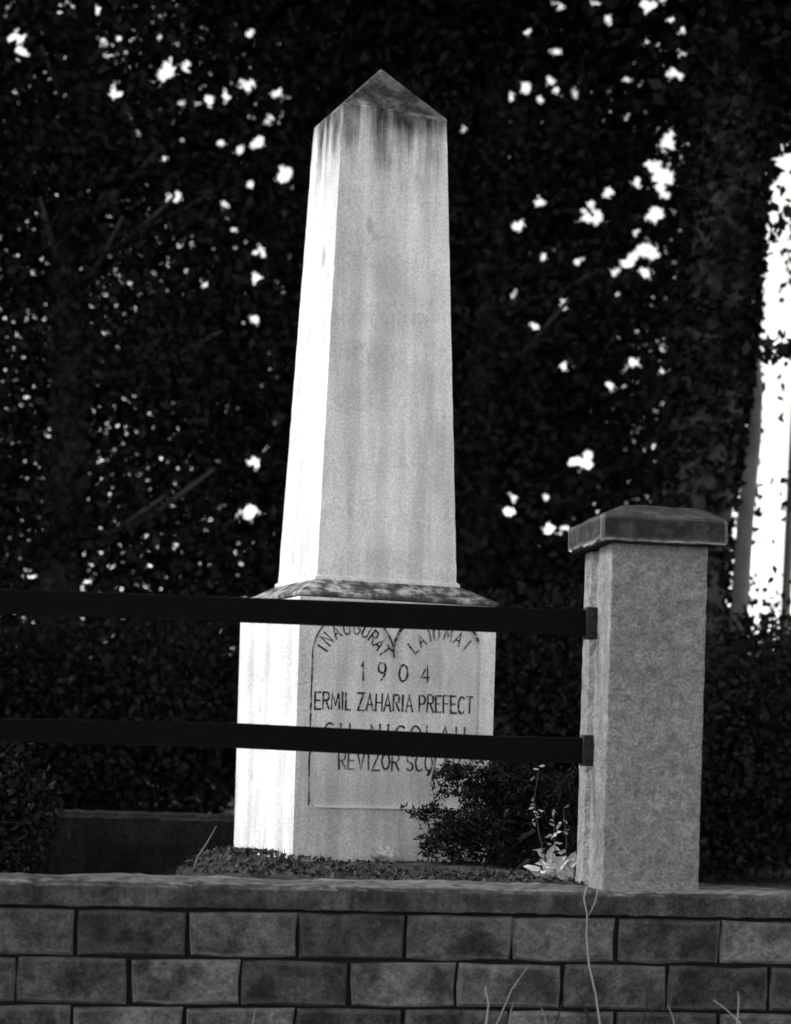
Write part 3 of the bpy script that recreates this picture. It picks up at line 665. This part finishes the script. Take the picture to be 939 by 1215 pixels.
def dry_plant():
    b = on_ground(662, 1040, TERRACE); b = Vector((b.x, min(b.y, 9.15), TERRACE))
    t = empty('dry_plant', b); tag(t, 'pale withered broad leaved plant between the shrub and the pillar', 'plant')
    rr = random.Random(5)
    tips = [((rr.gauss(661, 11), rr.gauss(1032, 8)), rr.uniform(.05, .10)) for _ in range(60)]
    tips += [((658 + rr.gauss(0, 3), 1012 - 3.2 * i), rr.uniform(.02, .045)) for i in range(16)] + [((634 + rr.gauss(0, 3), 975 - 3 * i), rr.uniform(.02, .04)) for i in range(9)]
    tips += [((u, v), .03) for u, v in ((668, 958), (674, 978), (676, 985), (674, 990), (640, 912), (646, 908), (628, 926))]
    for (u, v), s in tips:
        p = at_depth(u, v, b.y - .02) - b + Vector((0, rr.uniform(-.08, .04), 0)); p.z = max(p.z, .012)
        bm = bmesh.new()
        a = rr.uniform(0, 2 * pi); d = Vector((cos(a) * .8, rr.uniform(-.5, .2), rr.uniform(-.3, .9))).normalized(); sd = d.cross(Vector((rr.uniform(-.8, .8), 1, rr.uniform(-.4, .8)))).normalized(); nn = d.cross(sd)
        prof = [(0, 0), (.15, .10), (.35, .20), (.55, .17), (.75, .11), (1, 0)]
        bend = rr.uniform(-.35, .35)
        mid = [bm.verts.new(p + d * s * x + nn * s * bend * x * x) for x, w in prof]
        for sg in (-1, 1):
            ed = [mid[0]] + [bm.verts.new(p + d * s * (x + rr.uniform(-.06, .06)) + sd * sg * s * w * rr.uniform(.6, 1.3) + nn * s * (bend * x * x + rr.uniform(.0, .14))) for x, w in prof[1:-1]] + [mid[-1]]
            for i in range(5):
                vs = [mid[i], mid[i + 1], ed[i + 1], ed[i]]; vs = [v for k, v in enumerate(vs) if v not in vs[:k]]
                if len(vs) > 2: bm.faces.new(vs)
        from_bm('leaf', bm, M_dry, t)
    for line in ([(662, 1040), (659, 1005), (657, 965), (660, 958)], [(655, 1040), (640, 990), (634, 950), (640, 912)], [(668, 1040), (673, 1000), (669, 958)]):
        pts = [at_depth(u, v, b.y - .02) - b for u, v in line]; pts[0].z = -.02
        from_bm('stem', tube(pts, [.004 - .0007 * i for i in range(len(pts))], 6), M_bark, t)
dry_plant()
# small lump of fallen plaster at the foot of the plinth
pb = OBM @ Vector((face_pt(456, 1008, -by)[0], -by - .05, 0))
bm = bmesh.new(); bmesh.ops.create_icosphere(bm, subdivisions=2, radius=1)
for v in bm.verts: v.co = Vector((v.co.x * .085, v.co.y * .05, v.co.z * .05)) * random.uniform(.8, 1.15)
o = from_bm('plaster_lump', bm, M_rubble); o.location = (pb.x, pb.y, TERRACE + .04); o.rotation_euler = (.1, .25, .3)
tag(o, 'small broken lump of pale plaster at the foot of the plinth', 'rubble')

def blades(name, P, h, mat, lean=.35, w=.006):
    P = np.asarray(P); n = len(P); a = RNG.uniform(0, 2 * pi, n); hh = h * RNG.uniform(.4, 1.3, n); ln = RNG.uniform(.1, 1, n) * lean * hh
    d = np.stack([np.cos(a), np.sin(a), np.zeros(n)], 1); s = np.stack([-np.sin(a), np.cos(a), np.zeros(n)], 1) * w
    z = np.array([0, 0, 1.0])
    m1 = P + d * ln[:, None] * .3 + z * hh[:, None] * .6; tp = P + d * ln[:, None] + z * hh[:, None]
    V = np.stack([P - s, P + s, m1 + s * .7, m1 - s * .7, tp], 1).reshape(-1, 3)
    me = bpy.data.meshes.new(name); b = np.arange(n)[:, None] * 5
    tri = np.concatenate([b + [0, 1, 2], b + [0, 2, 3], b + [3, 2, 4]], 1).reshape(-1)
    me.vertices.add(n * 5); me.vertices.foreach_set('co', V.ravel().astype(np.float32)); me.loops.add(n * 9); me.loops.foreach_set('vertex_index', tri.astype(np.int32))
    me.polygons.add(n * 3); me.polygons.foreach_set('loop_start', (np.arange(n * 3) * 3).astype(np.int32)); me.update(calc_edges=True)
    return link_mesh(name, me, mat)
# sparse grass on the terrace near the wall
P = np.stack([RNG.uniform(-1.15, .7, 4200), RNG.uniform(8.9, 10.2, 4200), np.full(4200, LOW - .02)], 1)
P[:, 2] += [(TERRACE - LOW) * sstep(-1.25, -.85, x) for x in P[:, 0]]
dens = np.exp(-(((P[:, 0] + .75) / .5) ** 2)) * .9 + .22
dens *= .15 + .85 * (np.sin(P[:, 0] * 17 + 2) * np.sin(P[:, 1] * 13 + P[:, 0] * 6) > .1)
P = P[RNG.uniform(size=len(P)) < dens * .7]
c_, s_ = cos(PYAW), sin(PYAW); yy = (P[:, 0] - WFRONT.x) * -s_ + (P[:, 1] - WFRONT.y) * c_
loc = (P[:, :2] - np.array([OB_X, OB_D])) @ np.array([[cos(OB_TH), -sin(OB_TH)], [sin(OB_TH), cos(OB_TH)]])
P = P[(yy > WT + .05) & ~((np.abs(loc[:, 0]) < bx + .01) & (np.abs(loc[:, 1]) < by + .01))]
P[:, 2] += 0.05 * np.exp(-(((P[:, 0] + 0.80) / .42) ** 2 + ((P[:, 1] - 9.75) / .55) ** 2))
go = blades('grass', P, .05, M_grass, 1.2, .003); go['kind'] = 'stuff'; go['label'] = 'thin dull grass on the earth at the foot of the obelisk'; go['category'] = 'grass'
# fallen leaves and clods on that earth
P = np.stack([RNG.uniform(-1.3, .95, 2600), RNG.uniform(8.75, 10.3, 2600), np.full(2600, LOW)], 1)
P[:, 2] += [(TERRACE - LOW) * sstep(-1.25, -.85, x) * sstep(1.25, .85, x) + .01 for x in P[:, 0]]
P[:, 2] += 0.05 * np.exp(-(((P[:, 0] + 0.80) / .42) ** 2 + ((P[:, 1] - 9.75) / .55) ** 2))
yy = (P[:, 0] - WFRONT.x) * -s_ + (P[:, 1] - WFRONT.y) * c_
loc = (P[:, :2] - np.array([OB_X, OB_D])) @ np.array([[cos(OB_TH), -sin(OB_TH)], [sin(OB_TH), cos(OB_TH)]])
P = P[(yy > WT + .06) & ~((np.abs(loc[:, 0]) < bx + .03) & (np.abs(loc[:, 1]) < by + .03))]
go = leaf_mesh('leaf_litter', P, .032, mk_leaf('fallen_leaf', .05, .8)); go['kind'] = 'stuff'; go['label'] = 'fallen leaves scattered on the earth round the plinth'; go['category'] = 'leaf litter'
# grass on the near side of the wall, below the picture's edge, with single stalks standing up into it
P = np.stack([RNG.uniform(-3, 3, 5000), np.zeros(5000), np.zeros(5000)], 1); off = RNG.uniform(.02, 1.3, 5000)
Q = np.array(WFRONT) + P[:, :1] * np.array(ex) - off[:, None] * np.array(ey); Q[:, 2] = 0
go = blades('grass', Q, .30, M_grass, .6, .005); go['kind'] = 'stuff'; go['label'] = 'rough grass along the near foot of the wall'; go['category'] = 'grass'
def stalk(pix, dist, rad, mat, label, name='weed_stalk'):
    pts = [on_plane(u, v, WFRONT - ey * dist, ey) for u, v in pix]
    b = pts[0] + (pts[0] - pts[1]) * .2; b.z = -.02
    b = Vector((pts[0].x, pts[0].y, -.02)) + (pts[0] - pts[1]) * .5; b.z = -.02
    pts = [b] + pts; n = len(pts); o = Vector((b.x, b.y, 0))
    bm = tube([p - o for p in pts], [rad * (1 - .75 * i / (n - 1)) for i in range(n)], 6)
    ob_ = from_bm(name, bm, mat, smooth=True); ob_.location = o; tag(ob_, label, 'weed', 'weeds at the foot of the wall'); return ob_
M_dstem = mk_plain('dark_stem', .02)
stalk([(590, 1215), (607, 1175), (628, 1145)], .12, .004, M_stem, 'thin pale stalk leaning against the blocks short of the creeper')
stalk([(577, 1215), (580, 1192), (576, 1172)], .2, .006, M_stem, 'short pale stalk standing before the lowest blocks')
stalk([(878, 1213), (862, 1198), (847, 1187)], .2, .005, M_stem, 'bent pale stalk drooping below the pillar')
stalk([(700, 1213), (692, 1190), (681, 1167)], .16, .009, M_dstem, 'dark thick weed stem beside the creeper')
stalk([(763, 1215), (768, 1190), (766, 1155)], .16, .006, M_dstem, 'upright dark weed stem below the pillar')
stalk([(773, 1215), (775, 1190), (770, 1160)], .18, .005, M_dstem, 'second upright dark weed stem below the pillar')
stalk([(875, 1215), (877, 1190), (876, 1176)], .18, .004, M_stem, 'short thin upright stalk beside the bent one')
stalk([(660, 1215), (668, 1190), (672, 1182)], .18, .005, M_dstem, 'short dark stem left of the creeper foot')
for _u, _h, _l, lb in ((604, 1188, 6, 'fine wisp of grass left of the thin leaning stalk'), (648, 1196, -5, 'fine wisp of grass between the leaning stalk and the creeper'), (742, 1180, 5, 'fine dark wisp below the left edge of the pillar'), (800, 1192, -8, 'fine wisp between the upright dark stems and the bent stalk'), (300, 1196, 4, 'lone fine wisp at the foot of the wall in line with the plinth')):
    stalk([(_u, 1215), (_u + _l * .3, (1215 + _h) / 2), (_u + _l, _h)], .15, .003, M_stem if _u != 742 else M_dstem, lb)
# creeper hanging down the wall from the foot of the pillar
cp = [on_plane(u, v, WFRONT - ey * .02, ey) for u, v in ((712, 1215), (707, 1180), (699, 1145), (696, 1110), (697, 1085), (693, 1066), (697, 1050))]
cp = [Vector((cp[0].x + .01, cp[0].y - .02, -.02))] + cp
o0 = Vector((cp[0].x, cp[0].y, 0)); t = empty('creeper', o0); tag(t, 'thin pale creeper climbing the wall to the foot of the pillar', 'creeper')
from_bm('stem', tube([p - o0 for p in cp], [.005, .0045, .004, .004, .0035, .003, .003, .002], 6), M_stem, t, True)
br = [on_plane(u, v, WFRONT - ey * .02, ey) - o0 for u, v in ((699, 1086), (706, 1072), (711, 1052))]
from_bm('twig', tube(br, [.003, .0025, .0015], 6), M_stem, t, True)
# thin wand rising from the earth bank behind the coping
b = on_ground(228, 1036, TERRACE); pw = [at_depth(u, v, b.y) - Vector((b.x, b.y, TERRACE)) for u, v in ((228, 1038), (234, 1018), (246, 1000), (257, 980))]
o = from_bm('dry_wand', tube(pw, [.004, .0035, .003, .0015], 6), M_palebark, smooth=True); o.location = (b.x, b.y, TERRACE); tag(o, 'thin dry wand rising from the earth bank beside the plinth', 'weed')
